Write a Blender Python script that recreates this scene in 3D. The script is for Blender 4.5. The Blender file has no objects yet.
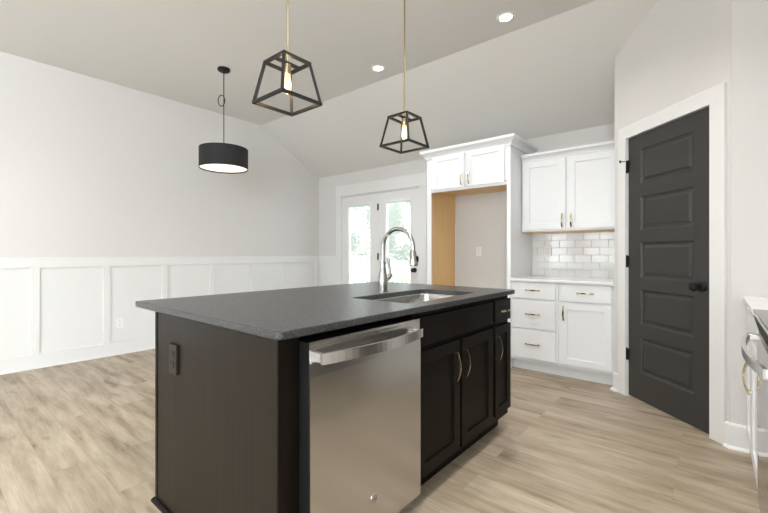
import bpy, bmesh, math, random
from mathutils import Matrix, Vector
random.seed(7)
SC = bpy.context.scene
COL = SC.collection
PI = math.pi

# ------------------------------------------------------------------ camera
YAW = 40.658
cd = bpy.data.cameras.new('camera')
cam = bpy.data.objects.new('camera', cd)
COL.objects.link(cam)
cam.location = (0, 0, 1.128)
cam.rotation_euler = (PI / 2, 0, math.radians(YAW))
cd.sensor_width = 36.0
cd.lens = 394.52 / 768 * 36
cd.shift_x = (384 - 373.92) / 768
cd.shift_y = (253.91 - 256.5) / 768
cd.clip_start = 0.02
SC.camera = cam

# ------------------------------------------------------------------ world and exposure
W_STRENGTH = 2.5
world = bpy.data.worlds.new('overcast_sky')
SC.world = world
world.use_nodes = True
bg = world.node_tree.nodes['Background']
bg.inputs[0].default_value = (0.93, 0.97, 1.0, 1)
bg.inputs[1].default_value = W_STRENGTH
SC.view_settings.view_transform = 'Standard'
SC.view_settings.look = 'None'
SC.view_settings.gamma = 1.0
SC.view_settings.use_curve_mapping = False
SC.view_settings.exposure = 1.2

# area lamps added as daylight at the unseen windows behind the camera
DAY = (0.90, 0.955, 1.0)
def day_light(loc, rot, sx, sy, power):
    l = bpy.data.lights.new('window_daylight', 'AREA')
    l.shape = 'RECTANGLE'; l.size = sx; l.size_y = sy
    l.energy = power; l.color = DAY
    o = bpy.data.objects.new('window_daylight', l)
    COL.objects.link(o)
    o.location = loc; o.rotation_euler = rot
    return o
ROOM_X0, ROOM_X1, ROOM_Y0 = -5.062, 0.80, -3.6
WIN_FRONT = [(-4.45, -3.15), (-2.65, -1.35), (-0.85, 0.45)]
WIN_Z = (0.45, 2.35)
for (a, b) in WIN_FRONT:
    day_light(((a + b) / 2, ROOM_Y0 - 0.05, sum(WIN_Z) / 2), (PI / 2, 0, PI), b - a - .1, WIN_Z[1] - WIN_Z[0] - .1, 85 if a < -4 else 165)
WIN_RIGHT_ADDED = [(-2.9, -1.2)]  # unseen opening, added to bring more light in from the right
for (a, b) in WIN_RIGHT_ADDED:
    day_light((ROOM_X1 + 0.05, (a + b) / 2, sum(WIN_Z) / 2), (PI / 2, 0, PI / 2), b - a - .1, WIN_Z[1] - WIN_Z[0] - .1, 85)
CAN_POWER = 4.5
CAN_COLOR = (1.0, 0.98, 0.955)

# ------------------------------------------------------------------ materials
def mat(name, col, rough=.5, metal=0.0, spec=.5, coat=0.0, emit=None, estr=0.0):
    m = bpy.data.materials.new(name)
    m.use_nodes = True
    p = m.node_tree.nodes['Principled BSDF']
    p.inputs['Base Color'].default_value = (*col, 1)
    p.inputs['Roughness'].default_value = rough
    p.inputs['Metallic'].default_value = metal
    p.inputs['Specular IOR Level'].default_value = spec
    p.inputs['Coat Weight'].default_value = coat
    if emit:
        p.inputs['Emission Color'].default_value = (*emit, 1)
        p.inputs['Emission Strength'].default_value = estr
    return m
def N(m, t): return m.node_tree.nodes.new(t)
def L(m, a, b): m.node_tree.links.new(a, b)
def P(m): return m.node_tree.nodes['Principled BSDF']
def coords(m, scale=(1, 1, 1), rot=(0, 0, 0), kind='Object'):
    t = N(m, 'ShaderNodeTexCoord'); mp = N(m, 'ShaderNodeMapping')
    mp.inputs['Scale'].default_value = scale
    mp.inputs['Rotation'].default_value = rot
    L(m, t.outputs[kind], mp.inputs['Vector'])
    return mp.outputs['Vector']
def noise(m, vec, scale, detail=3, rough=.5):
    n = N(m, 'ShaderNodeTexNoise')
    n.inputs['Scale'].default_value = scale
    n.inputs['Detail'].default_value = detail
    n.inputs['Roughness'].default_value = rough
    L(m, vec, n.inputs['Vector'])
    return n.outputs['Fac']
def ramp(m, fac, stops):
    r = N(m, 'ShaderNodeValToRGB')
    e = r.color_ramp.elements
    while len(e) < len(stops): e.new(0.5)
    for i, (p, c) in enumerate(stops):
        e[i].position = p; e[i].color = (*c, 1)
    L(m, fac, r.inputs['Fac'])
    return r.outputs['Color']
def bump(m, h, strength=.1, dist=.01):
    b = N(m, 'ShaderNodeBump')
    b.inputs['Strength'].default_value = strength
    b.inputs['Distance'].default_value = dist
    L(m, h, b.inputs['Height']); L(m, b.outputs['Normal'], P(m).inputs['Normal'])
def mixc(m, fac, a, b, mode='MIX'):
    n = N(m, 'ShaderNodeMix'); n.data_type = 'RGBA'; n.blend_type = mode
    for s, v in (('Factor', fac), ('A', a), ('B', b)):
        i = [k for k in n.inputs if k.name == s and (k.type == 'VALUE' if s == 'Factor' else k.type == 'RGBA')][0]
        if isinstance(v, (int, float)): i.default_value = v
        elif isinstance(v, tuple): i.default_value = (*v, 1)
        else: L(m, v, i)
    return [k for k in n.outputs if k.type == 'RGBA'][0]

def paint(name, col, rough=.55, bmp=.03):
    m = mat(name, col, rough, spec=.35)
    v = coords(m)
    bump(m, noise(m, v, 220, 2), bmp, .002)
    return m
WALL = paint('warm_grey_wall_paint', (.665, .645, .63), .75)
CEIL = paint('ceiling_paint', (.67, .655, .625), .85)
TRIM = paint('white_trim_paint', (.745, .74, .735), .38, .01)
CABW = paint('white_cabinet_paint', (.775, .785, .80), .33, .01)
DOORG = paint('charcoal_door_paint', (.042, .041, .038), .38, .02)

def wood_floor():
    m = mat('oak_plank_floor', (.5, .42, .32), .42, spec=.4)
    v = coords(m)
    br = N(m, 'ShaderNodeTexBrick')
    br.offset = .37; br.offset_frequency = 2
    br.inputs['Color1'].default_value = (0, 0, 0, 1)
    br.inputs['Color2'].default_value = (1, 1, 1, 1)
    br.inputs['Mortar'].default_value = (.5, .5, .5, 1)
    br.inputs['Scale'].default_value = 1
    br.inputs['Mortar Size'].default_value = .0009
    br.inputs['Bias'].default_value = 0
    br.inputs['Brick Width'].default_value = 1.22
    br.inputs['Row Height'].default_value = .18
    L(m, v, br.inputs['Vector'])
    # every plank shifts the grain so boards do not continue into one another
    vm = N(m, 'ShaderNodeVectorMath'); vm.operation = 'MULTIPLY_ADD'
    L(m, br.outputs['Color'], vm.inputs[0])
    vm.inputs[1].default_value = (7.3, 11.1, 3.7)
    L(m, v, vm.inputs[2])
    mp = N(m, 'ShaderNodeMapping'); mp.inputs['Scale'].default_value = (1.0, 7, 1)
    L(m, vm.outputs[0], mp.inputs['Vector'])
    g1 = noise(m, mp.outputs['Vector'], 1.6, 7, .62)
    mp2 = N(m, 'ShaderNodeMapping'); mp2.inputs['Scale'].default_value = (3, 60, 1)
    L(m, vm.outputs[0], mp2.inputs['Vector'])
    g2 = noise(m, mp2.outputs['Vector'], 2.2, 4, .6)
    mp3 = N(m, 'ShaderNodeMapping'); mp3.inputs['Scale'].default_value = (2.2, 6.5, 1)
    L(m, vm.outputs[0], mp3.inputs['Vector'])
    g3 = noise(m, mp3.outputs['Vector'], 1.3, 3, .5)
    c1 = ramp(m, g1, [(.28, (.18, .138, .092)), (.42, (.32, .256, .182)), (.58, (.41, .343, .26)), (.75, (.495, .428, .337))])
    c2 = ramp(m, g2, [(.3, (.80, .77, .74)), (.55, (1, 1, 1))])
    c = mixc(m, .75, c1, c2, 'MULTIPLY')
    knots = ramp(m, g3, [(.26, (.42, .36, .29)), (.38, (1, 1, 1))])
    c = mixc(m, .8, c, knots, 'MULTIPLY')
    tone = ramp(m, br.outputs['Color'], [(0, (.93, .92, .90)), (1, (1.06, 1.06, 1.06))])
    c = mixc(m, 1.0, c, tone, 'MULTIPLY')
    c = mixc(m, br.outputs['Fac'], c, (.26, .205, .145))
    L(m, c, P(m).inputs['Base Color'])
    rr = ramp(m, g1, [(.3, (.5, .5, .5)), (.7, (.36, .36, .36))])
    L(m, rr, P(m).inputs['Roughness'])
    bump(m, g2, .06, .002)
    return m
FLOOR = wood_floor()

def grain(name, c0, c1, rough, scale=(30, 30, 1.2), coat=0.0, spec=.5):
    m = mat(name, c0, rough, coat=coat, spec=spec)
    v = coords(m, scale)
    n = noise(m, v, 2.0, 5, .6)
    L(m, ramp(m, n, [(.3, c0), (.7, c1)]), P(m).inputs['Base Color'])
    bump(m, n, .04, .002)
    return m
ESP = grain('espresso_stained_wood', (.0045, .0034, .0026), (.008, .006, .0045), .36, spec=.09)
ESPP = grain('espresso_stained_panel', (.010, .008, .006), (.019, .015, .0112), .38, spec=.14)
PLY = grain('maple_plywood', (.76, .49, .21), (.86, .58, .27), .45)

def granite():
    m = mat('charcoal_leathered_granite', (.08, .08, .08), .3, spec=.38)
    v = coords(m)
    a = noise(m, v, 170, 3, .65)
    b = noise(m, v, 60, 4, .6)
    c = ramp(m, a, [(.36, (.013, .013, .0135)), (.52, (.036, .036, .037)), (.72, (.11, .11, .112))])
    c2 = ramp(m, b, [(.3, (.92, .92, .92)), (.7, (1.08, 1.08, 1.08))])
    L(m, mixc(m, 1.0, c, c2, 'MULTIPLY'), P(m).inputs['Base Color'])
    L(m, ramp(m, b, [(.3, (.27, .27, .27)), (.7, (.33, .33, .33))]), P(m).inputs['Roughness'])
    bump(m, a, .05, .0012)
    return m
GRAN = granite()
def quartz():
    m = mat('white_quartz', (.80, .79, .77), .2)
    n = noise(m, coords(m), 9, 6, .6)
    L(m, ramp(m, n, [(.35, (.77, .765, .75)), (.5, (.80, .795, .78))]), P(m).inputs['Base Color'])
    return m
QUARTZ = quartz()
def brushed(name, col, rough, scale):
    m = mat(name, col, rough, metal=1.0)
    return m
STEEL = brushed('brushed_stainless_steel', (.55, .545, .53), .23, (4, 4, 160))
STEELH = brushed('stainless_handle', (.66, .65, .63), .24, (4, 4, 160))
SINKS = brushed('satin_sink_steel', (.62, .61, .59), .26, (60, 4, 4))
NICK = mat('brushed_nickel', (.36, .35, .335), .25, metal=1)
BRASS = mat('champagne_brass', (.52, .43, .28), .2, metal=1)
GOLD = mat('aged_brass_rod', (.42, .34, .20), .35, metal=1)
BLACKM = mat('matte_black_metal', (.010, .010, .0105), .45, spec=.25)
BLACKP = mat('black_plastic', (.008, .008, .008), .45, spec=.15)
BLKGLASS = mat('black_ceramic_glass', (.012, .012, .013), .05, spec=.6)
OVENGL = mat('black_mirror_oven_glass', (.02, .02, .02), .06, spec=1.0)
PLATE = mat('white_plastic', (.82, .82, .81), .35)
SLOT = mat('dark_slot', (.05, .05, .05), .5)
BRPL = mat('brown_plastic', (.016, .0125, .0095), .34, spec=.25)
TILE = mat('glossy_white_tile', (.80, .80, .80), .06, spec=.6)
GROUT = mat('pale_grout', (.62, .61, .60), .8)
SHADE = mat('black_linen_shade', (.013, .013, .015), .8)
def shade_bump(m):
    bump(m, noise(m, coords(m, (1, 1, 1)), 380, 2), .25, .002)
shade_bump(SHADE)
DIFF = mat('lit_drum_diffuser', (.9, .88, .82), .5, emit=(1.0, .86, .66), estr=.5)
CANLIT = mat('lit_downlight_lens', (.9, .9, .88), .5, emit=(1.0, .93, .82), estr=9)
FILA = mat('glowing_filament', (1, .7, .3), .5, emit=(1.0, .62, .25), estr=60)
FROST = mat('white_blind_slat', (.85, .86, .87), .5)
DECK = grain('grey_deck_boards', (.42, .40, .37), (.52, .50, .47), .7, (1.5, 30, 1))
RAILW = mat('white_painted_railing', (.80, .79, .76), .5)
BARK = mat('tree_bark', (.11, .085, .06), .9)
GROUND = mat('lawn_ground', (.16, .20, .09), .95)
def leafm():
    m = mat('leaf_green', (.20, .27, .14), .6)
    n = noise(m, coords(m), 1.5, 2)
    L(m, ramp(m, n, [(.3, (.22, .27, .19)), (.7, (.38, .42, .33))]), P(m).inputs['Base Color'])
    return m
LEAF = leafm()
def clear_glass(name, tint=(1, 1, 1), rough=0.0):
    m = bpy.data.materials.new(name); m.use_nodes = True
    nt = m.node_tree; nt.nodes.remove(nt.nodes['Principled BSDF'])
    out = [n for n in nt.nodes if n.type == 'OUTPUT_MATERIAL'][0]
    tr = nt.nodes.new('ShaderNodeBsdfTransparent'); tr.inputs[0].default_value = (*tint, 1)
    gl = nt.nodes.new('ShaderNodeBsdfGlossy'); gl.inputs['Roughness'].default_value = rough
    lw = nt.nodes.new('ShaderNodeLayerWeight'); lw.inputs['Blend'].default_value = .5
    pw = nt.nodes.new('ShaderNodeMath'); pw.operation = 'POWER'; pw.inputs[1].default_value = 4
    fr = nt.nodes.new('ShaderNodeMath'); fr.operation = 'MULTIPLY_ADD'; fr.inputs[1].default_value = .85; fr.inputs[2].default_value = .04
    nt.links.new(lw.outputs['Facing'], pw.inputs[0]); nt.links.new(pw.outputs[0], fr.inputs[0])
    mx = nt.nodes.new('ShaderNodeMixShader')
    nt.links.new(fr.outputs[0], mx.inputs[0]); nt.links.new(tr.outputs[0], mx.inputs[1])
    nt.links.new(gl.outputs[0], mx.inputs[2]); nt.links.new(mx.outputs[0], out.inputs[0])
    return m
GLASS = clear_glass('window_glass', (.95, .97, .97))
BULBG = clear_glass('amber_bulb_glass', (1.0, .88, .66))
def glow(m, col, st):        # the glass of a burning filament bulb glows with it
    nt = m.node_tree; out = [n for n in nt.nodes if n.type == 'OUTPUT_MATERIAL'][0]
    src = out.inputs[0].links[0].from_socket
    em = nt.nodes.new('ShaderNodeEmission'); em.inputs[0].default_value = (*col, 1); em.inputs[1].default_value = st
    ad = nt.nodes.new('ShaderNodeAddShader')
    nt.links.new(src, ad.inputs[0]); nt.links.new(em.outputs[0], ad.inputs[1]); nt.links.new(ad.outputs[0], out.inputs[0])
glow(BULBG, (1.0, .72, .36), .55)

# ------------------------------------------------------------------ mesh helpers
def box(bm, lo, hi, bev=0.0, seg=2):
    lo, hi = [min(a, b) for a, b in zip(lo, hi)], [max(a, b) for a, b in zip(lo, hi)]
    r = bmesh.ops.create_cube(bm, size=1)
    vs = r['verts']
    for v in vs:
        for i in range(3): v.co[i] = lo[i] + (v.co[i] + .5) * (hi[i] - lo[i])
    if bev > 0:
        es = list({e for v in vs for e in v.link_edges})
        bmesh.ops.bevel(bm, geom=es, offset=min(bev, .45 * min(h - l for h, l in zip(hi, lo))), segments=seg, profile=.5, affect='EDGES')
def ring_faces(bm, rings, cap0=True, cap1=True):
    for a, b in zip(rings, rings[1:]):
        n = len(a)
        for i in range(n):
            bm.faces.new((a[i], a[(i + 1) % n], b[(i + 1) % n], b[i]))
    if cap0: bm.faces.new(rings[0][::-1])
    if cap1: bm.faces.new(rings[-1])
def tube(bm, pts, r, seg=12, flat=None):
    """sweep a round (or flat = (half_a, half_b, up)) section along pts"""
    pts = [Vector(p) for p in pts]
    rs = r if isinstance(r, (list, tuple)) else [r] * len(pts)
    rings = []; nrm = None
    for i, p in enumerate(pts):
        t = (pts[min(i + 1, len(pts) - 1)] - pts[max(i - 1, 0)]).normalized()
        if flat:
            up = Vector(flat[2]); b = t.cross(up).normalized(); n2 = b.cross(t).normalized()
            a, c = flat[0], flat[1]
            rings.append([bm.verts.new(p + b * x * a + n2 * y * c) for x, y in ((-1, -1), (1, -1), (1, 1), (-1, 1))])
            continue
        if nrm is None:
            nrm = t.orthogonal().normalized()
        nrm = (nrm - t * nrm.dot(t)).normalized()
        b = t.cross(nrm)
        rings.append([bm.verts.new(p + (nrm * math.cos(2 * PI * k / seg) + b * math.sin(2 * PI * k / seg)) * rs[i]) for k in range(seg)])
    ring_faces(bm, rings)
def lathe(bm, prof, c=(0, 0, 0), axis=(0, 0, 1), seg=32, caps=True):
    """prof: list of (radius, height along axis)"""
    c = Vector(c); ax = Vector(axis).normalized(); a = ax.orthogonal().normalized(); b = ax.cross(a)
    rings = [[bm.verts.new(c + ax * h + (a * math.cos(2 * PI * k / seg) + b * math.sin(2 * PI * k / seg)) * max(r, 1e-4)) for k in range(seg)] for r, h in prof]
    ring_faces(bm, rings, caps, caps)
def prism(bm, poly, z0, z1):
    a = [bm.verts.new((x, y, z0)) for x, y in poly]
    b = [bm.verts.new((x, y, z1)) for x, y in poly]
    ring_faces(bm, [a, b])
def panel_slab(bm, u0, u1, z0, z1, t, w, openings, rings):
    """slab in (u, w, z): back at w, front at w+t; openings [(ua,ub,za,zb)] stacked upwards, rings [(inset, depth)]"""
    f = w + t
    V = lambda u, z, d=0: bm.verts.new((u, f + d, z))
    def quad(a, b, c, d): 
        if abs(b - a) > 1e-6 and abs(d - c) > 1e-6:
            bm.faces.new((V(a, c), V(b, c), V(b, d), V(a, d)))
    if openings:
        ua, ub = openings[0][0], openings[0][1]
        quad(u0, ua, z0, z1); quad(ub, u1, z0, z1)
        zz = z0
        for o in openings:
            quad(ua, ub, zz, o[2]); zz = o[3]
        quad(ua, ub, zz, z1)
        for o in openings:
            prev = None
            for ins, dep in rings:
                cur = [V(o[0] + ins, o[2] + ins, dep), V(o[1] - ins, o[2] + ins, dep), V(o[1] - ins, o[3] - ins, dep), V(o[0] + ins, o[3] - ins, dep)]
                if prev:
                    for i in range(4): bm.faces.new((prev[i], prev[(i + 1) % 4], cur[(i + 1) % 4], cur[i]))
                prev = cur
            bm.faces.new(prev)
    else:
        quad(u0, u1, z0, z1)
    B = [bm.verts.new(p) for p in ((u0, w, z0), (u1, w, z0), (u1, w, z1), (u0, w, z1))]
    Fv = [V(u0, z0), V(u1, z0), V(u1, z1), V(u0, z1)]
    for i in range(4): bm.faces.new((B[i], B[(i + 1) % 4], Fv[(i + 1) % 4], Fv[i]))
    bm.faces.new(B)
    bmesh.ops.remove_doubles(bm, verts=bm.verts, dist=1e-5)
def sweep(bm, path, prof):
    """mitred moulding: path = plan points, prof = [(out, z)] closed, out to the right of travel"""
    pts = [Vector((p[0], p[1])) for p in path]
    rings = []
    for i, p in enumerate(pts):
        ds = []
        if i > 0: ds.append((pts[i] - pts[i - 1]).normalized())
        if i < len(pts) - 1: ds.append((pts[i + 1] - pts[i]).normalized())
        ns = [Vector((d.y, -d.x)) for d in ds]
        if len(ns) == 2:
            n = (ns[0] + ns[1]).normalized(); n = n / max(n.dot(ns[0]), .2)
        else: n = ns[0]
        rings.append([bm.verts.new((p.x + n.x * o, p.y + n.y * o, z)) for o, z in prof])
    ring_faces(bm, rings)

WLOC = {}
def wl(o): return WLOC.get(o.name, Vector((0, 0, 0)))
def obj(name, bm, m, parent=None, M=None, smooth=False, label=None):
    if M is not None: bmesh.ops.transform(bm, matrix=M, verts=bm.verts)
    bmesh.ops.recalc_face_normals(bm, faces=bm.faces)
    lo = Vector([min(v.co[i] for v in bm.verts) for i in range(3)])
    hi = Vector([max(v.co[i] for v in bm.verts) for i in range(3)])
    c = (lo + hi) / 2
    if parent is None: c.z = lo.z
    bmesh.ops.translate(bm, vec=-c, verts=bm.verts)
    me = bpy.data.meshes.new(name)
    bm.to_mesh(me); bm.free()
    ms = m if isinstance(m, (list, tuple)) else [m]
    for k in ms: me.materials.append(k)
    if smooth:
        for p in me.polygons: p.use_smooth = True
        try: me.set_sharp_from_angle(angle=math.radians(38))
        except Exception: pass
    o = bpy.data.objects.new(name, me)
    COL.objects.link(o)
    WLOC[o.name] = c
    o.location = c - (wl(parent) if parent else Vector((0, 0, 0)))
    if parent: o.parent = parent
    if label: o['label'] = label
    return o
def tag(o, label, cat, group=None):
    o['label'] = label; o['category'] = cat
    if group: o['group'] = group
    return o
def thing(name, loc, label, cat, group=None):
    o = bpy.data.objects.new(name, None); COL.objects.link(o)
    o.empty_display_size = .1
    o.location = loc; WLOC[o.name] = Vector(loc)
    return tag(o, label, cat, group)
def struct(o):
    o['kind'] = 'structure'; return o
def BM(): return bmesh.new()
def frame(origin, u, n):
    """(u, w, z) -> world; u along the face, w outwards"""
    o = Vector(origin); u = Vector((*u, 0)); n = Vector((*n, 0))
    return Matrix(((u.x, n.x, 0, o.x), (u.y, n.y, 0, o.y), (0, 0, 1, o.z), (0, 0, 0, 1)))
def B1(lo, hi, bev=0.0, seg=2):
    b = BM(); box(b, lo, hi, bev, seg); return b

# ------------------------------------------------------------------ room shell
YB, ZB, ZC, YK = 4.458, 2.407, 3.028, 3.331
T = .12
struct(obj('floor', B1((ROOM_X0 - T, ROOM_Y0 - T, -.1), (ROOM_X1 + T, YB + .16, 0)), FLOOR))
b = BM()     # flat ceiling and the slope down to the back wall, with thickness
prof = [(ROOM_Y0 - T, ZC), (YK, ZC), (YB + .16, ZB - (ZC - ZB) / (YB - YK) * .16), (YB + .16, ZB + .2), (YK + .1, ZC + .15), (ROOM_Y0 - T, ZC + .15)]
r0 = [b.verts.new((ROOM_X0 - T, y, z)) for y, z in prof]
r1 = [b.verts.new((ROOM_X1 + T, y, z)) for y, z in prof]
ring_faces(b, [r0, r1])
struct(obj('ceiling', b, CEIL))
def wall_with_holes(name, axis, pos, thick, a0, a1, z0, z1, holes, m):
    """axis 'x': wall runs along x at y=pos..pos+thick ; 'y' likewise"""
    b = BM()
    def bx(p, q, c, d):
        if q - p < 1e-4 or d - c < 1e-4: return
        if axis == 'x': box(b, (p, pos, c), (q, pos + thick, d))
        else: box(b, (pos, p, c), (pos + thick, q, d))
    cur = a0
    for (h0, h1, hz0, hz1) in sorted(holes):
        bx(cur, h0, z0, z1); bx(h0, h1, z0, hz0); bx(h0, h1, hz1, z1); cur = h1
    bx(cur, a1, z0, z1)
    return struct(obj(name, b, m))
FD0, FD1, FDZ = -4.515, -2.992, 2.045         # french door opening
wall_with_holes('wall_back', 'x', YB, .15, ROOM_X0 - T, ROOM_X1 + T, 0, ZB + .02, [(FD0, FD1, -.001, FDZ)], WALL)
wall_with_holes('wall_front', 'x', ROOM_Y0 - T, T, ROOM_X0 - T, ROOM_X1 + T, 0, ZC + .01, [(a, c, *WIN_Z) for a, c in WIN_FRONT], WALL)
wall_with_holes('wall_right', 'y', ROOM_X1, T, ROOM_Y0 - T, 3.098, 0, ZC + .01, [(a, c, *WIN_Z) for a, c in WIN_RIGHT_ADDED], WALL)
b = BM()     # gable-topped left wall
pl = [(ROOM_Y0 - T, 0), (YB + .15, 0), (YB + .15, ZB - .08), (YB, ZB + .005), (YK, ZC + .005), (ROOM_Y0 - T, ZC + .005)]
ring_faces(b, [[b.verts.new((ROOM_X0 - T, y, z)) for y, z in pl], [b.verts.new((ROOM_X0, y, z)) for y, z in pl]])
struct(obj('wall_left', b, WALL))
# corner pantry: return, diagonal with the door opening, return
DLx, DLy = -.511, 3.690          # left end of the door
R2 = math.sqrt(.5)
DG = frame((DLx, DLy, 0), (R2, -R2), (-R2, -R2))
DWID = .712
pan_l, pan_r = (-.621, 3.800), (.081, 3.098)
uL = (pan_l[0] - DLx) / R2; uR = (pan_r[0] - DLx) / R2
ztop = 3.06
b = BM(); box(b, (uL, -.11, 0), (-.012, 0, ztop)); box(b, (DWID + .012, -.11, 0), (uR, 0, ztop)); box(b, (-.012, -.11, 2.052), (DWID + .012, 0, ztop))
struct(obj('wall_pantry', b, WALL, M=DG))
struct(obj('wall_pantry_side', B1((-.621, 3.802, 0), (-.521, YB, ztop)), WALL))
struct(obj('wall_return', B1((.083, 3.098, 0), (ROOM_X1 + T, 3.198, ztop)), WALL))

# unseen windows behind the camera; the right-wall one is added for its light
def plain_window(n, axis, pos, a0, a1):
    def fr(p, q, c, d, w0, w1):
        return ((p, pos + w0, c), (q, pos + w1, d)) if axis == 'x' else ((pos + w0, p, c), (pos + w1, q, d))
    z0, z1 = WIN_Z
    b = BM()
    for (p, q, c, d) in ((a0, a0 + .05, z0, z1), (a1 - .05, a1, z0, z1), (a0 + .05, a1 - .05, z0, z0 + .05), (a0 + .05, a1 - .05, z1 - .05, z1), (a0 + .05, a1 - .05, (z0 + z1) / 2 - .02, (z0 + z1) / 2 + .02)):
        box(b, *fr(p, q, c, d, .03, .08), .003)
    w = struct(obj('window_%d' % n, b, TRIM))
    obj('pane', B1(*fr(a0 + .05, a1 - .05, z0 + .05, z1 - .05, .05, .056)), GLASS, w)
k = 1
for a, c in WIN_FRONT: plain_window(k, 'x', ROOM_Y0 - T, a, c); k += 1
for a, c in WIN_RIGHT_ADDED: plain_window(k, 'y', ROOM_X1, a, c); k += 1

# ------------------------------------------------------------------ wainscot, baseboards, casings
ZR0, ZR1, ZBB = .990, 1.095, .145
b = BM()
box(b, (ROOM_X0, ROOM_Y0, ZBB), (ROOM_X0 + .006, YB, ZR0 + .03))
bat_y = [.772 + .604 * i for i in range(-7, 6)] + [4.40]
for y in bat_y:
    box(b, (ROOM_X0 + .004, y - .035, ZBB - .01), (ROOM_X0 + .02, y + .035, ZR0 + .01), .002)
box(b, (ROOM_X0, ROOM_Y0, ZR0), (ROOM_X0 + .021, YB, ZR1), .003)
struct(obj('trim_1', b, TRIM))
b = BM()
box(b, (ROOM_X0, ROOM_Y0, 0), (ROOM_X0 + .018, YB, ZBB), .004)
tube(b, [(ROOM_X0 + .018, ROOM_Y0, .006), (ROOM_X0 + .018, YB, .006)], .012, 12)
struct(obj('baseboard_left', b, TRIM))
cas_l = -4.619
b = BM()
box(b, (ROOM_X0, YB - .006, ZBB), (cas_l, YB, ZR0 + .03))
box(b, (ROOM_X0 + .02, YB - .02, ZBB), (ROOM_X0 + .075, YB - .004, ZR0 + .01), .002)
box(b, (ROOM_X0 + .02, YB - .021, ZR0), (cas_l, YB, ZR1), .003)
struct(obj('trim_2', b, TRIM))
b = BM(); box(b, (ROOM_X0 + .018, YB - .018, 0), (cas_l, YB, ZBB), .004)
tube(b, [(ROOM_X0 + .02, YB - .018, .006), (cas_l, YB - .018, .006)], .012, 12)
box(b, (-2.892, YB - .018, 0), (-2.49, YB, ZBB), .004)
struct(obj('baseboard_back', b, TRIM))
b = BM()      # french door casing with its tall head board
box(b, (cas_l, YB - .02, 0), (FD0 + .014, YB, FDZ), .003)
box(b, (FD1 - .014, YB - .02, 0), (-2.892, YB, FDZ), .003)
box(b, (cas_l - .008, YB - .024, FDZ), (-2.884, YB, 2.218), .003)
box(b, (FD0, YB, 0), (FD0 + .012, YB + .15, FDZ)); box(b, (FD1 - .012, YB, 0), (FD1, YB + .15, FDZ)); box(b, (FD0, YB, FDZ - .012), (FD1, YB + .15, FDZ))
struct(obj('trim_3', b, TRIM))
# pantry casing + return baseboards
b = BM()
box(b, (-.088, 0, 0), (-.007, .018, 2.048), .003)
box(b, (DWID + .004, 0, 0), (DWID + .101, .018, 2.048), .003)
box(b, (-.088, 0, 2.042), (DWID + .101, .0185, 2.140), .003)
box(b, (-.012, -.11, 0), (-.004, .004, 2.05)); box(b, (DWID + .004, -.11, 0), (DWID + .012, .004, 2.05)); box(b, (-.012, -.11, 2.044), (DWID + .012, .004, 2.052))
struct(obj('trim_4', b, TRIM, M=DG))
b = BM()
sweep(b, [(DLx + R2 * (DWID + .101), DLy - R2 * (DWID + .101)), (.081, 3.098), (.176, 3.098)][::1], [(0, 0), (.016, 0), (.016, .135), (.010, .145), (0, .145)])
sweep(b, [(DLx + R2 * (DWID + .101), DLy - R2 * (DWID + .101)), (.081, 3.098), (.155, 3.098)], [(.012, 0), (.028, 0), (.026, .008), (.016, .018), (.012, .018)])
struct(obj('baseboard_right', b, TRIM))
b = BM()
sweep(b, [(pan_l[0], pan_l[1]), (DLx - R2 * .088, DLy + R2 * .088)], [(0, 0), (.016, 0), (.016, .135), (.010, .145), (0, .145)])
sweep(b, [(pan_l[0] - .004, pan_l[1] + .004), (DLx - R2 * .10, DLy + R2 * .08)], [(0, 0), (.034, 0), (.031, .009), (.02, .018), (0, .018)])
struct(obj('baseboard_pantry', b, TRIM))

# ------------------------------------------------------------------ pantry door
b = BM()
pz = [(.222, .492), (.590, .856), (.945, 1.215), (1.308, 1.565), (1.665, 1.925)]
panel_slab(b, .003, DWID - .003, .012, 2.038, .036, -.040, [(.128, .587, a, c) for a, c in pz],
           [(0, 0), (.009, -.010), (.017, -.012), (.024, -.012), (.042, -.003)])
pd = struct(obj('door_1', b, DOORG, M=DG))
for z0, z1 in ((1.768, 1.868), (1.022, 1.118), (.288, .384)):
    b = BM(); tube(b, [(-.004, .006, z0), (-.004, .006, z1)], .0075, 10)
    box(b, (-.018, .0015, z0 + .004), (.014, .005, z1 - .004))
    h = obj('hinge', b, BLACKM, pd, M=DG, smooth=True)
    if z0 > 1.7:
        b = BM(); tube(b, [(-.004, .006, 1.862), (-.03, .04, 1.866)], .0035, 8); lathe(b, [(.0, 0), (.011, 0), (.011, .012), (0, .012)], (-.028, .037, 1.866), (-.5, .85, 0), 12)
        tube(b, [(-.004, .006, 1.862), (.045, .02, 1.866)], .003, 8)
        obj('door_stop', b, BLACKM, h, M=DG, smooth=True)
b = BM()
lathe(b, [(.033, -.004), (.033, .006), (.028, .011), (.012, .014), (.011, .036), (.020, .040), (.029, .050), (.030, .060), (.025, .070), (.012, .075), (0, .076)], (DWID - .064, 0, .922), (0, 1, 0), 28)
obj('door_knob', b, BLACKM, pd, M=DG, smooth=True)

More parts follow.
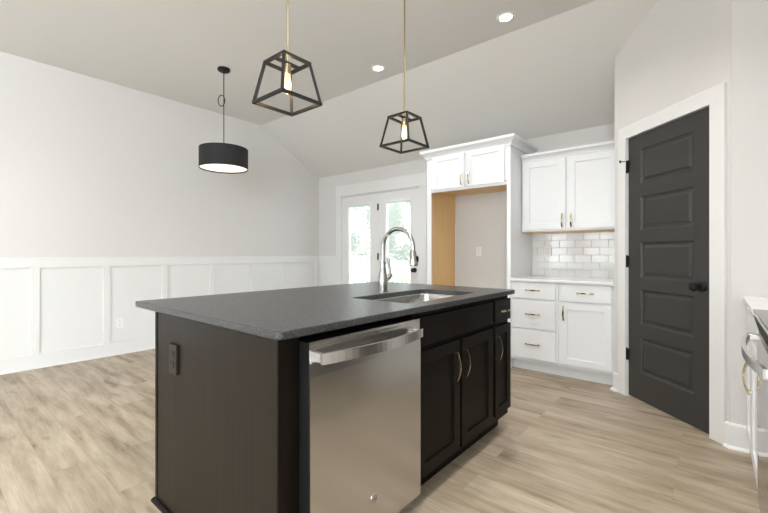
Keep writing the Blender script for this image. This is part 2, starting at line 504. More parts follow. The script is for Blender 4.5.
# ------------------------------------------------------------------ french doors
def french_leaf(n, x0, x1, g0, g1):
    gz0, gz1 = .27, 1.876
    y0 = YB + .004
    b = BM()
    box(b, (x0, y0, .012), (g0 - .02, y0 + .044, FDZ - .016), .002); box(b, (g1 + .02, y0, .012), (x1, y0 + .044, FDZ - .016), .002)
    box(b, (g0 - .02, y0, .012), (g1 + .02, y0 + .044, gz0 - .02)); box(b, (g0 - .02, y0, gz1 + .02), (g1 + .02, y0 + .044, FDZ - .016))
    d = struct(obj('door_%d' % n, b, TRIM))
    b = BM()
    for lo, hi in (((g0 - .024, gz0 - .024), (g0, gz1 + .024)), ((g1, gz0 - .024), (g1 + .024, gz1 + .024)), ((g0, gz0 - .024), (g1, gz0)), ((g0, gz1), (g1, gz1 + .024))):
        box(b, (lo[0], y0 - .006, lo[1]), (hi[0], y0 + .05, hi[1]), .003)
    obj('glazing_frame', b, PLATE, d)
    obj('glass_pane', B1((g0, y0 + .012, gz0), (g1, y0 + .016, gz1)), GLASS, d)
    b = BM()
    z = gz0 + .012
    while z < gz1 - .02:
        a = [b.verts.new((g0 + .004, y0 + .019, z + .002)), b.verts.new((g1 - .004, y0 + .019, z + .002)), b.verts.new((g1 - .004, y0 + .031, z - .002)), b.verts.new((g0 + .004, y0 + .031, z - .002))]
        t = [b.verts.new(v.co + Vector((0, 0, .0006))) for v in a]
        ring_faces(b, [a, t]); z += .0125
    bl = obj('blind_slats', b, FROST, d)
    obj('blind_headrail', B1((g0 + .002, y0 + .018, gz1 - .016), (g1 - .002, y0 + .034, gz1 - .001)), FROST, d)
    return d
mid = -3.752
french_leaf(2, FD0 + .014, mid - .002, -4.354, -3.907)
fr = french_leaf(3, mid + .002, FD1 - .014, -3.597, -3.168)
for z in (1.82, 1.09, .30):
    b = BM(); tube(b, [(mid, YB - .002, z - .05), (mid, YB - .002, z + .05)], .009, 10); box(b, (mid - .014, YB + .000, z - .045), (mid + .014, YB + .005, z + .045))
    obj('hinge', b, BLACKM, fr, smooth=True)
b = BM(); lathe(b, [(.031, 0), (.031, .008), (.026, .013), (.013, .016), (.013, .022), (0, .022)], (-3.094, YB + .006, 1.045), (0, -1, 0), 24)
box(b, (-3.099, YB - .034, 1.030), (-3.089, YB - .012, 1.060), .002)
obj('deadbolt', b, BLACKM, fr, smooth=True)
b = BM(); lathe(b, [(.033, 0), (.033, .008), (.012, .014), (.011, .034), (.020, .038), (.029, .048), (.029, .060), (.02, .068), (0, .07)], (-3.094, YB + .006, .905), (0, -1, 0), 24)
obj('door_knob', b, BLACKM, fr, smooth=True)

# ------------------------------------------------------------------ cabinet hardware and fronts
def pull(parent, M, u, z, vertical, length=.135, w=.02, out=.030, m=None):
    """arched cabinet pull on a face at w"""
    b = BM(); n = 15; pts = []
    for i in range(n):
        t = i / (n - 1) * 2 - 1
        o = out * (1 - .62 * t * t) if abs(t) < .999 else out * .36
        s = t * length / 2
        pts.append((u, w + o, z + s) if vertical else (u + s, w + o, z))
    tube(b, pts, None, flat=(.0058, .0034, (0, 1, 0)))
    for s in (-1, 1):
        p = s * (length / 2 - .006)
        q = (u, w - .001, z + p) if vertical else (u + p, w - .001, z)
        r = (u, w + out * .44, z + p) if vertical else (u + p, w + out * .44, z)
        tube(b, [q, r], .0048, 10)
    return obj('handle', b, m or BRASS, parent, M=M, label='gold arched handle')
SHAKER = [(0, 0), (.0015, -.002), (.0025, -.008), (.004, -.009)]
def shaker(parent, M, u0, u1, z0, z1, m, name='door', st=.057, w=0.0):
    b = BM(); panel_slab(b, u0, u1, z0, z1, .019, w + .001, [(u0 + st, u1 - st, z0 + st, z1 - st)], SHAKER)
    return obj(name, b, m, parent, M=M)
def slab(parent, M, u0, u1, z0, z1, m, name='drawer', w=0.0):
    b = BM(); box(b, (u0, w + .001, z0), (u1, w + .020, z1), .003)
    return obj(name, b, m, parent, M=M)
def carcass(parent, M, u0, u1, z0, z1, depth, m, name='carcass', bev=.0015):
    return obj(name, B1((u0, -depth, z0), (u1, 0, z1), bev), m, parent, M=M)

# ------------------------------------------------------------------ refrigerator surround
FY = 3.834
F = frame((0, FY, 0), (1, 0), (0, -1))
FL, FR_ = -2.490, -1.515
rc = thing('refrigerator_cabinet', ((FL + FR_) / 2, 4.15, 0), 'tall white cabinet surround with empty refrigerator bay and two small top doors', 'cabinet')
dp = YB - FY - .002
obj('side_panel', B1((FL, -dp, 0), (FL + .016, 0, 2.236), .001), CABW, rc, M=F)
b = BM(); box(b, (FL + .016, -.018, 0), (FL + .058, 0, 2.236)); box(b, (FL + .058, -.018, 1.820), (FR_ - .038, 0, 1.850))
obj('face_frame', b, CABW, rc, M=F)
obj('side_panel', B1((FR_ - .038, -dp, 0), (FR_, 0, 2.236), .001), CABW, rc, M=F)
obj('plywood_lining', B1((FL + .016, -dp, 0), (FL + .020, -.019, 1.856)), PLY, rc, M=F, label='bare tan plywood inner face')
obj('carcass', B1((FL + .058, -dp, 1.866), (FR_ - .038, 0, 2.236)), CABW, rc, M=F)
obj('underside', B1((FL + .020, -dp, 1.857), (FR_ - .038, -.019, 1.865)), PLY, rc, M=F, label='bare tan plywood underside')
for u0, u1, hu in ((-2.405, -2.012, -2.040), (-1.982, -1.572, -1.952)):
    d = shaker(rc, F, u0, u1, 1.846, 2.216, CABW)
    pull(d, F, hu, 1.935, True)
b = BM()
CROWN = [(0, 2.200), (.012, 2.200), (.016, 2.222), (.028, 2.245), (.048, 2.262), (.060, 2.270), (.060, 2.296), (0, 2.296)]
sweep(b, [(FL, YB - .003), (FL, FY - .0), (FR_, FY - .0), (FR_, YB - .003)][::-1] if False else [(FL, YB - .003), (FL, FY), (FR_, FY), (FR_, YB - .003)], [(-o if False else o, z) for o, z in CROWN])
obj('crown_molding', b, CABW, rc)
obj('filler_strip', B1((FL + .021, -dp, 0), (FL + .036, -dp + .010, 1.51), .001), CABW, rc, M=F)

# ------------------------------------------------------------------ upper cabinet
UY = 4.130
U = frame((0, UY, 0), (1, 0), (0, -1))
UL, UR = -1.508, -.626
uc = thing('upper_cabinet', ((UL + UR) / 2, 4.29, 1.352), 'white two-door wall cabinet hung above the tile backsplash', 'cabinet')
carcass(uc, U, UL, UR, 1.356, 2.13, YB - UY - .002, CABW)
obj('underside', B1((UL + .012, -(YB - UY) + .004, 1.352), (UR - .012, -.012, 1.356)), PLY, uc, M=U, label='tan underside')
for u0, u1, hu in ((-1.487, -1.083, -1.112), (-1.060, -.644, -1.030)):
    d = shaker(uc, U, u0, u1, 1.371, 2.068, CABW, st=.06)
    pull(d, U, hu, 1.455, True)
b = BM()
UCR = [(0, 2.078), (.010, 2.078), (.014, 2.094), (.026, 2.110), (.044, 2.120), (.050, 2.126), (.050, 2.146), (0, 2.146)]
sweep(b, [(UL, UY), (UR, UY)], UCR)
obj('crown_molding', b, CABW, uc)

# ------------------------------------------------------------------ backsplash tiles
b = BM()
box(b, (FR_, YB - .004, .888), (-.622, YB, 1.356))
th, tw, gp = .0765, .152, .0022
tb = BM()
row = 0; z = .889
while z < 1.356:
    off = (-1.231 if row % 2 == 0 else -1.155)
    x = off - tw * 3
    while x < -.622:
        a, c = max(x, FR_ + .001), min(x + tw - gp, -.623)
        if c - a > .012:
            q = BM(); box(q, (a, YB - .011, z), (c, YB - .0035, min(z + th - gp, 1.3545)), .0018, 2)
            ctr = Vector(((a + c) / 2, YB - .007, z + th / 2))
            R = Matrix.Translation(ctr) @ Matrix.Rotation(random.uniform(-.009, .009), 4, 'X') @ Matrix.Rotation(random.uniform(-.009, .009), 4, 'Z') @ Matrix.Translation(-ctr)
            bmesh.ops.transform(q, matrix=R, verts=q.verts)
            me = bpy.data.meshes.new('tmp'); q.to_mesh(me); q.free(); tb.from_mesh(me); bpy.data.meshes.remove(me)
        x += tw
    z += th; row += 1
bs = struct(obj('wall_backsplash', b, GROUT))
obj('tile_field', tb, TILE, bs)

# ------------------------------------------------------------------ base cabinets on the back wall
BY = 3.840
BF = frame((0, BY, 0), (1, 0), (0, -1))
bdep = YB - BY - .013
def base_box(t, M, u0, u1, dep, m, ztop=.858, toe=.06):
    carcass(t, M, u0, u1, .100, ztop, dep, m)
    obj('toe_kick', B1((u0, -dep, 0), (u1, -toe, .100)), m, t, M=M)
dc = thing('drawer_base_cabinet', (-1.29, 4.14, 0), 'white base cabinet with a stack of three drawers beside refrigerator bay', 'cabinet')
base_box(dc, BF, FR_ + .002, -1.071, bdep, CABW, .866)
for z0, z1 in ((.703, .856), (.418, .686), (.130, .403)):
    d = slab(dc, BF, -1.497, -1.092, z0, z1, CABW)
    pull(d, BF, -1.297, (z0 + z1) / 2 + .004, False)
cc = thing('door_base_cabinet', (-.85, 4.14, 0), 'white base cabinet with one drawer over one door beside pantry', 'cabinet')
base_box(cc, BF, -1.069, -.626, bdep, CABW, .866)
d = slab(cc, BF, -1.048, -.645, .703, .850, CABW); pull(d, BF, -.846, .782, False)
d = shaker(cc, BF, -1.048, -.645, .132, .688, CABW); pull(d, BF, -1.020, .595, True)
tag(obj('countertop', B1((FR_ + .002, 3.800, .867), (-.626, YB - .012, .890), .003), QUARTZ), 'white quartz countertop on the base cabinets below the tile backsplash', 'countertop')

# ------------------------------------------------------------------ outlets
def outlet(loc, u, n, label, m=PLATE, ms=SLOT, group=None, thick=.005, hgt=.117, wid=.072):
    M = frame(loc, u, n)
    t = thing('power_outlet', loc, label, 'outlet', group)
    obj('cover_plate', B1((-wid / 2, .0005, -hgt / 2), (wid / 2, thick, hgt / 2), .002), m, t, M=M)
    for s in (-1, 1):
        b = BM(); box(b, (-.017, thick, s * .0205 - .014), (.017, thick + .002, s * .0205 + .014), .002)
        r = obj('receptacle', b, m, t, M=M)
        b = BM()
        box(b, (-.0085, thick + .001, s * .0205 - .001), (-.006, thick + .0024, s * .0205 + .009))
        box(b, (.006, thick + .001, s * .0205 - .001), (.0085, thick + .0024, s * .0205 + .008))
        box(b, (-.002, thick + .001, s * .0205 - .010), (.002, thick + .0024, s * .0205 - .006))
        obj('slot', b, ms, r, M=M)
    return t
outlet((ROOM_X0 + .006, 1.502, .352), (0, 1), (1, 0), 'white wall outlet low on the wainscot panel left of the island')
outlet((-2.150, YB, 1.158), (1, 0), (0, -1), 'white wall outlet inside the empty refrigerator bay')
outlet((-1.348, YB - .011, 1.160), (1, 0), (0, -1), 'white wall outlet set in the tile backsplash')
outlet((-1.728, .720, .684), (1, 0), (0, -1), 'dark brown outlet on the end panel of the island', BRPL, BLACKP, thick=.012, hgt=.125, wid=.074)

# ------------------------------------------------------------------ island
IX1, IX0, IY0, IY1 = -1.003, -1.933, .720, 2.492
zi = .900; ct = .027
fb = thing('kitchen_island', ((IX0 + IX1) / 2, .75, 0), 'dark espresso end and back panels of the island, with base shoe', 'island')
b = BM(); box(b, (IX0 + .018, IY0, 0), (IX1 - .004, IY0 + .019, zi - ct), .001)
obj('end_panel', b, ESPP, fb)
b = BM(); box(b, (IX1 - .06, IY0 + .019, .0), (IX1 - .004, IY0 + .080, zi - ct)); box(b, (IX1 - .004, IY0 + .001, .0), (IX1, IY0 + .080, zi - ct))
obj('stile', b, ESP, fb)
obj('back_panel', B1((IX0, IY0 - .004, 0), (IX0 + .016, IY1, zi - ct), .001), ESPP, fb)
obj('far_panel', B1((IX0 + .016, IY1 - .019, 0), (IX1 - .10, IY1, zi - ct), .001), ESPP, fb)
b = BM()
sweep(b, [(IX0, IY1), (IX0, IY0 - .004), (IX1, IY0 - .004)], [(0, 0), (.014, 0), (.012, .009), (.005, .018), (0, .019)])
obj('base_molding', b, ESP, fb)

# counter slab with the sink cut-out
CX0, CX1, CY0, CY1 = -2.120, -.958, .690, 2.512
SX0, SX1, SY0, SY1 = -1.432, -1.062, 1.478, 2.160
def rrect(x0, x1, y0, y1, r, n=6):
    out = []
    for cx, cy, a0 in ((x1 - r, y0 + r, -PI / 2), (x1 - r, y1 - r, 0), (x0 + r, y1 - r, PI / 2), (x0 + r, y0 + r, PI)):
        for i in range(n + 1):
            a = a0 + PI / 2 * i / n
            out.append((cx + r * math.cos(a), cy + r * math.sin(a)))
    return out
b = BM()
outer_n = 6
e = .004
O = [(rrect(CX0 + k, CX1 - k, CY0 + k, CY1 - k, .022 - k * .5), z) for k, z in ((e, zi - ct), (0, zi - ct + e), (0, zi - e), (e * .3, zi - e * .3), (e, zi))]
I = [(rrect(SX0 - k, SX1 + k, SY0 - k, SY1 + k, .035), z) for k, z in ((.003, zi), (0, zi - .003), (0, zi - ct))]
ro = [[b.verts.new((x, y, z)) for x, y in p] for p, z in O]
ri = [[b.verts.new((x, y, z)) for x, y in p] for p, z in I]
ring_faces(b, ro, False, False); ring_faces(b, ri, False, False)
n = len(ro[0])
for i in range(n):
    j = (i + 1) % n
    b.faces.new((ro[-1][i], ro[-1][j], ri[0][j], ri[0][i]))
    b.faces.new((ro[0][j], ro[0][i], ri[-1][i], ri[-1][j]))
tag(obj('island_countertop', b, GRAN), 'charcoal speckled granite countertop on the kitchen island, with sink cut-out', 'countertop')

# undermount sink
sk = thing('kitchen_sink', ((SX0 + SX1) / 2, (SY0 + SY1) / 2, .66), 'stainless undermount sink basin below the island faucet', 'sink')
b = BM()
prof = [(-.012, zi - ct - .001, .05), (.0, zi - ct - .001, .045), (.004, zi - ct - .006, .045), (.010, .70, .05), (.022, .676, .06), (.05, .668, .05)]
rings = [[b.verts.new((x, y, z)) for x, y in rrect(SX0 + k, SX1 - k, SY0 + k, SY1 - k, r)] for k, z, r in prof]
ring_faces(b, rings, False, True)
bo = obj('basin', b, SINKS, sk, smooth=True)
sm = bo.modifiers.new('wall', 'SOLIDIFY'); sm.thickness = .0015; sm.offset = -1
b = BM(); lathe(b, [(.045, 0), (.045, .004), (.034, .004), (.030, .001), (0, .001)], ((SX0 + SX1) / 2, (SY0 + SY1) / 2, .6685))
obj('drain', b, NICK, sk, smooth=True)

# faucet
fx, fy = -1.515, 1.848
fc = thing('kitchen_faucet', (fx, fy, zi), 'brushed nickel gooseneck pull-down faucet standing behind the sink', 'faucet')
b = BM(); lathe(b, [(.031, 0), (.031, .006), (.0275, .010), (.0275, .03), (.0285, .055), (.0262, .085), (.0205, .12), (.016, .145), (.0145, .162), (.0145, .170), (0, .170)], (fx, fy, zi))
obj('body', b, NICK, fc, smooth=True)
b = BM(); lathe(b, [(.0145, .166), (.0195, .168), (.0195, .177), (.0145, .179)], (fx, fy, zi)); obj('collar', b, NICK, fc, smooth=True)
b = BM(); R = .111; zc = zi + .264
pts = [(fx, fy, zi + .165), (fx, fy, zi + .20), (fx, fy, zi + .24)]
for i in range(19):
    a = PI - i / 18 * (PI + .16)
    pts.append((fx + R + R * math.cos(a), fy, zc + R * math.sin(a)))
tube(b, pts, .0125, 16)
obj('spout', b, NICK, fc, smooth=True)
ex, ez = pts[-1][0], pts[-1][2]
ax = Vector((pts[-1][0] - pts[-2][0], 0, pts[-1][2] - pts[-2][2])).normalized(); ax = Vector((.06, 0, -1)).normalized()
b = BM(); lathe(b, [(.0125, -.004), (.0145, 0), (.0185, .012), (.0225, .05), (.0255, .072), (.0245, .084), (.019, .087), (0, .087)], (ex, fy, ez), ax)
sh = obj('spray_head', b, NICK, fc, smooth=True)
b = BM(); q = BM(); lathe(q, [(0, -.005), (.007, -.003), (.009, 0), (.007, .003), (0, .005)], (0, 0, 0), (0, 0, 1), 14)
bmesh.ops.transform(q, matrix=Matrix.Translation((ex + .027, fy + .006, ez - .048)) @ Matrix.Diagonal((.75, 1.0, 4.2, 1)), verts=q.verts)
obj('spray_button', q, BLACKP, sh, smooth=True); b.free()
b = BM()
tube(b, [(fx, fy + .015, zi + .062), (fx + .004, fy + .048, zi + .085), (fx + .006, fy + .068, zi + .100)], [.014, .017, .013], 14)
tube(b, [(fx + .004, fy + .060, zi + .088), (fx + .004, fy + .064, zi + .118), (fx + .002, fy + .060, zi + .150), (fx - .002, fy + .056, zi + .185), (fx - .003, fy + .055, zi + .202), (fx - .003, fy + .055, zi + .206)], [.010, .008, .0075, .010, .009, .003], 12)
obj('lever', b, NICK, fc, smooth=True)

# cabinets of the island, faces towards +x
IF = frame((IX1, 0, 0), (0, 1), (1, 0))
idep = .56
sb = thing('sink_base_cabinet', (-1.28, 1.83, 0), 'dark espresso sink cabinet with false front over two doors', 'cabinet')
b = BM(); box(b, (1.425, -.018, .105), (2.236, 0, zi - ct - .001)); box(b, (1.425, -idep, .105), (1.443, -.018, zi - ct - .001)); box(b, (2.218, -idep, .105), (2.236, -.018, zi - ct - .001)); box(b, (1.443, -idep, .105), (2.218, -.018, .125)); box(b, (1.443, -idep, .125), (2.218, -idep + .012, zi - ct - .001))
obj('carcass', b, ESP, sb, M=IF)
TK = .085
obj('toe_kick', B1((1.425, -idep, 0), (2.236, -TK, .105)), ESP, sb, M=IF)
obj('toe_molding', B1((1.425, -TK, 0), (2.236, -TK + .016, .045), .006), ESP, sb, M=IF)
slab(sb, IF, 1.440, 2.222, .716, .846, ESP, 'false_front')
d = shaker(sb, IF, 1.440, 1.822, .128, .690, ESP); pull(d, IF, 1.772, .562, True, .14)
d = shaker(sb, IF, 1.846, 2.222, .128, .690, ESP); pull(d, IF, 1.872, .562, True, .14)
nc = thing('narrow_base_cabinet', (-1.28, 2.36, 0), 'dark espresso narrow cabinet at far island end, drawer over door', 'cabinet')
b = BM(); box(b, (2.238, -idep, .105), (IY1 - .020, 0, zi - ct - .001), .001); box(b, (IY1 - .0205, -.10, .0), (IY1, 0, zi - ct - .001)) if False else None
obj('carcass', b, ESP, nc, M=IF)
obj('side_panel', B1((IY1 - .019, -.099, .105), (IY1, 0, zi - ct - .001), .001), ESP, nc, M=IF)
obj('toe_kick', B1((2.238, -idep, 0), (IY1 - .020, -TK, .105)), ESP, nc, M=IF)
obj('toe_molding', B1((2.238, -TK, 0), (IY1 + .016, -TK + .016, .045), .006), ESP, nc, M=IF)
d = slab(nc, IF, 2.260, IY1 - .004, .716, .846, ESP); pull(d, IF, 2.370, .781, False, .125)
d = shaker(nc, IF, 2.260, IY1 - .004, .150, .690, ESP, st=.05); pull(d, IF, 2.285, .562, True, .14)

# dishwasher
dw = thing('dishwasher', (-1.25, 1.10, 0), 'stainless steel dishwasher with curved bar handle, built into the island', 'dishwasher')
DF = IF
obj('tub', B1((.806, -.57, .06), (1.410, -.004, .848), .003), BLACKP, dw, M=DF, label='black dishwasher tub')
obj('toe_panel', B1((.812, -.50, .0), (1.404, -.07, .10)), BLACKP, dw, M=DF, label='black toe panel')
b = BM(); box(b, (.803, -.003, .10), (1.412, .047, .849), .002)
obj('door_core', b, BLACKP, dw, M=DF, label='black edge of the dishwasher door')
b = BM()
# front skin: slightly dished below the top edge behind the handle
vs = []
for z, o in ((.099, .0475), (.099, .053), (.60, .053), (.74, .053), (.775, .051), (.805, .0485), (.835, .0485), (.851, .050), (.851, .0475)):
    vs.append((o, z))
ra = [b.verts.new((.802, o, z)) for o, z in vs]; rb_ = [b.verts.new((1.413, o, z)) for o, z in vs]
ring_faces(b, [ra, rb_])
obj('front_panel', b, STEEL, dw, M=DF)
def bow_handle(parent, M, u0, u1, z, w, bow, hh, th=.012, standoff=.030, m=STEELH):
    b = BM(); n = 21; pts = []
    for i in range(n):
        t = i / (n - 1) * 2 - 1
        pts.append((u0 + (u1 - u0) * i / (n - 1), w + standoff + bow * (1 - t * t), z))
    tube(b, pts, None, flat=(th / 2, hh / 2, (0, 0, 1)))
    bmesh.ops.recalc_face_normals(b, faces=b.faces)
    h = obj('handle', b, m, parent, M=M, smooth=False)
    for u, s in ((u0, 1), (u1, -1)):
        obj('bracket', B1((u, w - .004, z - hh * .42), (u + s * .022, w + standoff + .004, z + hh * .42), .003), STEELH, h, M=M)
    return h
bow_handle(dw, DF, .826, 1.386, .799, .047, .034, .035, standoff=.030)
b = BM(); box(b, (1.118, .0483, .832), (1.140, .0492, .836)); obj('indicator_mark', b, SLOT, dw, M=DF)
# round maker's badge with a flowing monogram
b = BM(); lathe(b, [(.0165, 0), (.0165, .0022), (.0150, .0030), (0, .0030)], (1.106, .053, .226), (0, 1, 0), 32)
bd = obj('badge', b, STEELH, dw, M=DF, smooth=True)
b = BM()
ring = [(1.106 + .0135 * math.cos(a), .0562, .226 + .0135 * math.sin(a)) for a in [2 * PI * i / 32 for i in range(33)]]
tube(b, ring, .0007, 6)
tube(b, [(1.106 + x * .001, .0562, .226 + z * .001) for x, z in ((-1, 5), (-3, 7.5), (-6, 6), (-7.5, 1), (-6, -4), (-3, -5.5), (-1, -2), (-.6, 2), (-3.2, 1.5), (-1, -2.5), (.5, -6.5), (-1, -8.5), (-3, -7))], .0008, 6)
tube(b, [(1.106 + x * .001, .0562, .226 + z * .001) for x, z in ((6.5, 5.5), (4.5, 7.5), (2, 6), (2.2, 2.8), (4.5, 1.6), (2, .5), (1.4, -3.5), (3.5, -6), (6.5, -4.5), (7.6, -1.5))], .0008, 6)
obj('monogram', b, SLOT, bd, M=DF)

# ------------------------------------------------------------------ right-hand run: base cabinet, counter, range
RX = .166
RF = frame((RX, 0, 0), (0, 1), (-1, 0))
rb = thing('corner_base_cabinet', (.47, 2.72, 0), 'white two-door base cabinet between the range and the pantry wall', 'cabinet')
RY0, RY1 = 2.338, 3.094
carcass(rb, RF, RY0, RY1, .0, .862, ROOM_X1 - RX - .004, CABW)
d = shaker(rb, RF, RY0 + .018, 2.708, .115, .690, CABW); pull(d, RF, 2.682, .512, True, .155)
d = shaker(rb, RF, 2.722, RY1 - .022, .115, .690, CABW); pull(d, RF, 2.748, .512, True, .155)
d = slab(rb, RF, RY0 + .018, RY1 - .022, .705, .846, CABW, 'false_front')
tag(obj('countertop', B1((.130, RY0, .863), (ROOM_X1 - .003, 3.096, .887), .003), QUARTZ), 'white quartz countertop between the range and the pantry wall', 'countertop')
rg = thing('kitchen_range', (.46, 1.955, 0), 'stainless slide-in range with black glass oven door and bowed handle', 'range')
GY0, GY1 = 1.572, 2.334
obj('body', B1((GY0, -(ROOM_X1 - RX - .01), .03), (GY1, -.01, .872), .003), STEEL, rg, M=RF)
for u in (GY0 + .05, GY1 - .05):
    for w in (-.06, -.54):
        b = BM(); lathe(b, [(.018, 0), (.018, .03)], (u, w, 0)); obj('foot', b, BLACKP, rg, M=RF)
b = BM(); box(b, (GY0 - .0, -.60, .872), (GY1, .036, .893), .003)
ck = obj('cooktop', b, BLKGLASS, rg, M=RF)
b = BM()
poly = [(-.01, .800), (.018, .800), (.034, .868), (.034, .871), (-.01, .871)]
ring_faces(b, [[b.verts.new((u, w, z)) for w, z in poly] for u in (GY0 + .002, GY1 - .002)])
cp = obj('control_panel', b, BLACKP, rg, M=RF)
obj('trim_strip', B1((GY0 + .002, -.008, .793), (GY1 - .002, .020, .800), .001), STEELH, rg, M=RF)
b = BM(); box(b, (GY0 + .004, -.008, .300), (GY1 - .004, .024, .792), .003); od = obj('oven_door', b, OVENGL, rg, M=RF)
bow_handle(od, RF, GY0 + .03, GY1 - .03, .792 - .012, .020, .030, .030)
obj('drawer', B1((GY0 + .004, -.008, .095), (GY1 - .004, .022, .288), .003), STEEL, rg, M=RF)
obj('toe_panel', B1((GY0 + .01, -.05, .03), (GY1 - .01, -.012, .09)), BLACKP, rg, M=RF)

# ------------------------------------------------------------------ pendants over the island
def bar(bm, a, c, s=.0135):
    a, c = Vector(a), Vector(c); d = (c - a).normalized()
    up = Vector((0, 0, 1)) if abs(d.z) < .9 else Vector((1, 1, 0)).normalized()
    tube(bm, [a, c], None, flat=(s / 2, s / 2, up))
def cage_pendant(x, y, label, drop):
    t = thing('cage_pendant', (x, y, 1.845), label, 'pendant light', 'cage pendants over the island')
    zt, zb, ht, hb = 2.038 - drop, 1.846 - drop, .075, .112
    b = BM(); lathe(b, [(.062, -.001), (.062, -.018), (.052, -.026), (0, -.026)], (x, y, ZC)); obj('canopy', b, GOLD, t, smooth=True)
    b = BM(); tube(b, [(x, y, zt), (x, y, ZC - .02)], .0055, 12); obj('rod', b, GOLD, t, smooth=True)
    for nm, h, z in (('top_frame', ht, zt), ('bottom_frame', hb, zb)):
        b = BM(); cs = [(x - h, y - h, z), (x + h, y - h, z), (x + h, y + h, z), (x - h, y + h, z)]
        for i in range(4):
            p, q = Vector(cs[i]), Vector(cs[(i + 1) % 4]); dd = (q - p).normalized() * .005
            bar(b, p - dd, q + dd)
        obj(nm, b, BLACKM, t)
    for sx, sy in ((-1, -1), (1, -1), (1, 1), (-1, 1)):
        b = BM(); bar(b, (x + sx * hb, y + sy * hb, zb), (x + sx * ht, y + sy * ht, zt)); obj('corner_bar', b, BLACKM, t)
    b = BM(); bar(b, (x, y - ht, zt), (x, y + ht, zt)); obj('crossbar', b, BLACKM, t)
    b = BM(); lathe(b, [(.008, .0), (.017, -.004), (.017, -.045), (.015, -.052), (0, -.052)], (x, y, zt - .004)); obj('socket', b, GOLD, t, smooth=True)
    b = BM(); z0 = zt - .055
    lathe(b, [(.012, 0), (.014, -.012), (.0175, -.030), (.0195, -.052), (.0185, -.072), (.012, -.088), (.004, -.094), (0, -.095)], (x, y, z0), seg=24, caps=False)
    bu = obj('bulb', b, BULBG, t, smooth=True)
    b = BM()
    for i in range(4):
        a = PI / 2 * i + .4; c, s = math.cos(a) * .0075, math.sin(a) * .0075
        tube(b, [(x + c * .5, y + s * .5, z0 - .012), (x + c, y + s, z0 - .045), (x + c * .8, y + s * .8, z0 - .075)], .0016, 6)
    obj('filament', b, FILA, bu)
    l = bpy.data.lights.new('bulb_light', 'POINT'); l.energy = 0.7; l.color = (1, .72, .42); l.shadow_soft_size = .016
    lo = bpy.data.objects.new('bulb_light', l); COL.objects.link(lo); lo.parent = t; lo.location = (0, 0, z0 - .05 - 1.845)
cage_pendant(-1.550, 1.167, 'black open cage pendant on brass rod, over the near end of island counter', -.006)
cage_pendant(-1.550, 2.116, 'black open cage pendant on brass rod, over the sink and faucet', .007)

# drum pendant over the dining corner
px, py = -3.81, 2.07
t = thing('drum_pendant', (px, py, 2.02), 'black fabric drum pendant hanging on a looped cord by wainscot wall', 'pendant light')
b = BM(); lathe(b, [(.062, 0), (.062, -.016), (.055, -.024), (.012, -.028), (0, -.028)], (px, py, ZC)); obj('canopy', b, BLACKM, t, smooth=True)
b = BM(); tube(b, [(px, py, 2.20), (px, py, ZC - .024)], .0045, 10); 
ud = Vector((math.cos(math.radians(YAW)), math.sin(math.radians(YAW)), 0))
lp = []
for i in range(25):
    a = i / 24 * 2 * PI
    lp.append(Vector((px, py, 2.705)) - ud * .034 * (1 - math.cos(a)) + Vector((0, .010, 0)) + Vector((0, 0, .056 * math.sin(a))))
tube(b, lp, .0045, 8)
obj('cord', b, BLACKM, t, smooth=True)
RD, z0, z1 = .238, 2.000, 2.206
b = BM()
lathe(b, [(RD, z0), (RD, z1), (RD - .004, z1), (RD - .004, z0), (RD, z0)], (px, py, 0), seg=64, caps=False)
bmesh.ops.remove_doubles(b, verts=b.verts, dist=1e-5)
obj('drum_shade', b, SHADE, t, smooth=True)
b = BM(); lathe(b, [(0, 0), (RD - .006, 0), (RD - .006, .006), (0, .006)], (px, py, z0 + .012), seg=48); obj('diffuser', b, DIFF, t, label='glowing white diffuser disc', smooth=True)
b = BM()
for i in range(3):
    a = i * 2 * PI / 3; tube(b, [(px, py, z1 - .02), (px + (RD - .006) * math.cos(a), py + (RD - .006) * math.sin(a), z1 - .005)], .003, 6)
obj('spider', b, BLACKM, t)

# ------------------------------------------------------------------ recessed downlights
def downlight(x, y, label, power=CAN_POWER):
    t = thing('recessed_downlight', (x, y, ZC - .008), label, 'downlight', 'recessed ceiling lights')
    b = BM(); lathe(b, [(.046, -.001), (.050, -.006), (.070, -.005), (.074, -.0005), (.046, -.0005)], (x, y, ZC), seg=40, caps=False); obj('trim_ring', b, PLATE, t, smooth=True)
    b = BM(); lathe(b, [(0, -.0032), (.047, -.0032), (.047, -.001), (0, -.001)], (x, y, ZC), seg=36); obj('lens', b, CANLIT, t)
    l = bpy.data.lights.new('downlight_lamp', 'AREA'); l.shape = 'DISK'; l.size = .11; l.energy = power; l.color = CAN_COLOR; l.spread = math.radians(130)
    lo = bpy.data.objects.new('downlight_lamp', l); COL.objects.link(lo); lo.parent = t; lo.location = (0, 0, .003)
downlight(-1.26, 3.09, 'round lit ceiling downlight nearest the pantry door')
downlight(-2.595, 3.088, 'round lit ceiling downlight between the two cage pendants')
# more downlights, added out of view to brighten the floor and counters
for x, y, lb in ((-.45, .5, 'over the range aisle'), (-.55, 1.9, 'over the aisle by the sink'), (-3.6, -.1, 'over the open floor left of the island'),
                 (.12, -.9, 'behind the range aisle'), (-1.26, -1.2, 'behind the island'), (-3.9, -1.2, 'over the open floor by the left wall')):
    downlight(x, y, 'round lit ceiling downlight ' + lb, 4.5 if x < -3 else 8.5)

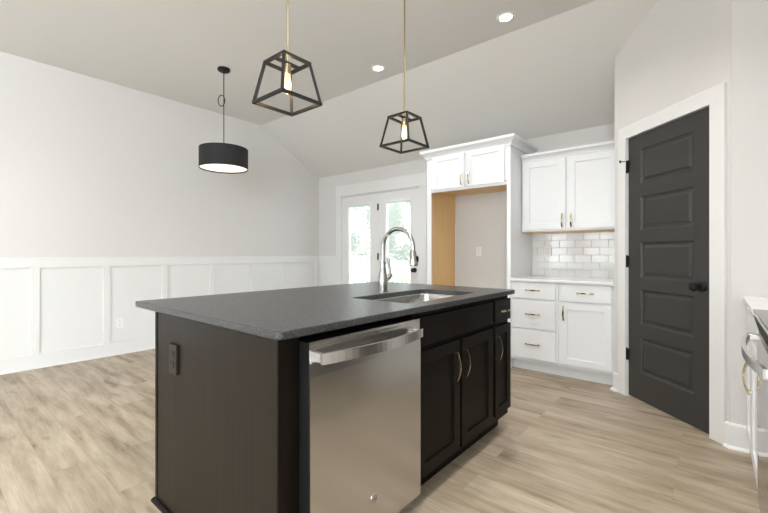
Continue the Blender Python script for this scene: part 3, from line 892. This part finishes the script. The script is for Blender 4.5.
# ------------------------------------------------------------------ outside, beyond the french doors
struct(obj('deck_floor', B1((-9.5, YB + .17, -.12), (-1.0, 6.35, -.02)), DECK))
struct(obj('ground', B1((-60, YB + .3, -1.6), (20, 70, -1.45)), GROUND))
rl = thing('deck_railing', (-5.3, 6.2, -.02), 'white painted wooden railing with square balusters along the deck', 'railing')
obj('top_rail', B1((-9.4, 6.14, .945), (-1.2, 6.28, .985), .004), RAILW, rl)
obj('upper_rail', B1((-9.4, 6.19, .865), (-1.2, 6.23, .945)), RAILW, rl)
obj('lower_rail', B1((-9.4, 6.19, .06), (-1.2, 6.23, .14)), RAILW, rl)
x = -9.0
while x < -1.2:
    obj('post', B1((x - .045, 6.165, -.02), (x + .045, 6.255, .94)), RAILW, rl); x += 1.8
x = -8.0
while x < -2.6:
    if min(abs(x - (-9.0 + 1.8 * i)) for i in range(5)) > .06:
        obj('baluster', B1((x - .018, 6.192, .13), (x + .018, 6.228, .87)), RAILW, rl)
    x += .115
def tree(x, y, h, r, n, label):
    t = thing('leafy_tree', (x, y, -1.45), label, 'tree', 'trees beyond the deck')
    b = BM(); tube(b, [(x, y, -1.47), (x + .08, y, h * .35), (x - .05, y + .05, h * .8)], [.18, .13, .04], 10); obj('trunk', b, BARK, t, smooth=True)
    b = BM()
    cl = [(Vector((x + random.gauss(0, r * .42), y + random.gauss(0, r * .42), h * random.uniform(.15, .95))), r * random.uniform(.22, .45)) for _ in range(16)]
    for _ in range(n):
        c, q = random.choice(cl)
        p = c + Vector((random.gauss(0, 1), random.gauss(0, 1), random.gauss(0, 1))).normalized() * q * random.random() ** .4
        d1 = Vector((random.gauss(0, 1), random.gauss(0, 1), random.gauss(0, .6))).normalized(); d2 = d1.orthogonal().normalized()
        s = random.uniform(.06, .13)
        b.faces.new([b.verts.new(p + d1 * s), b.verts.new(p + d2 * s * .5), b.verts.new(p - d1 * s), b.verts.new(p - d2 * s * .5)])
    obj('foliage', b, LEAF, t)
for (x, y, h, r, n, lb) in ((-11.0, 13, 5.6, 2.0, 4200, 'pale leafy tree beyond the deck, seen through the right door pane'),
                            (-16.2, 15, 6.4, 2.3, 4200, 'pale leafy tree beyond the deck, seen through the left door pane'),
                            (-20.4, 24, 7.5, 3.2, 3600, 'hazy tree further off behind the railing, between both door panes')):
    tree(x, y, h, r, n, lb)
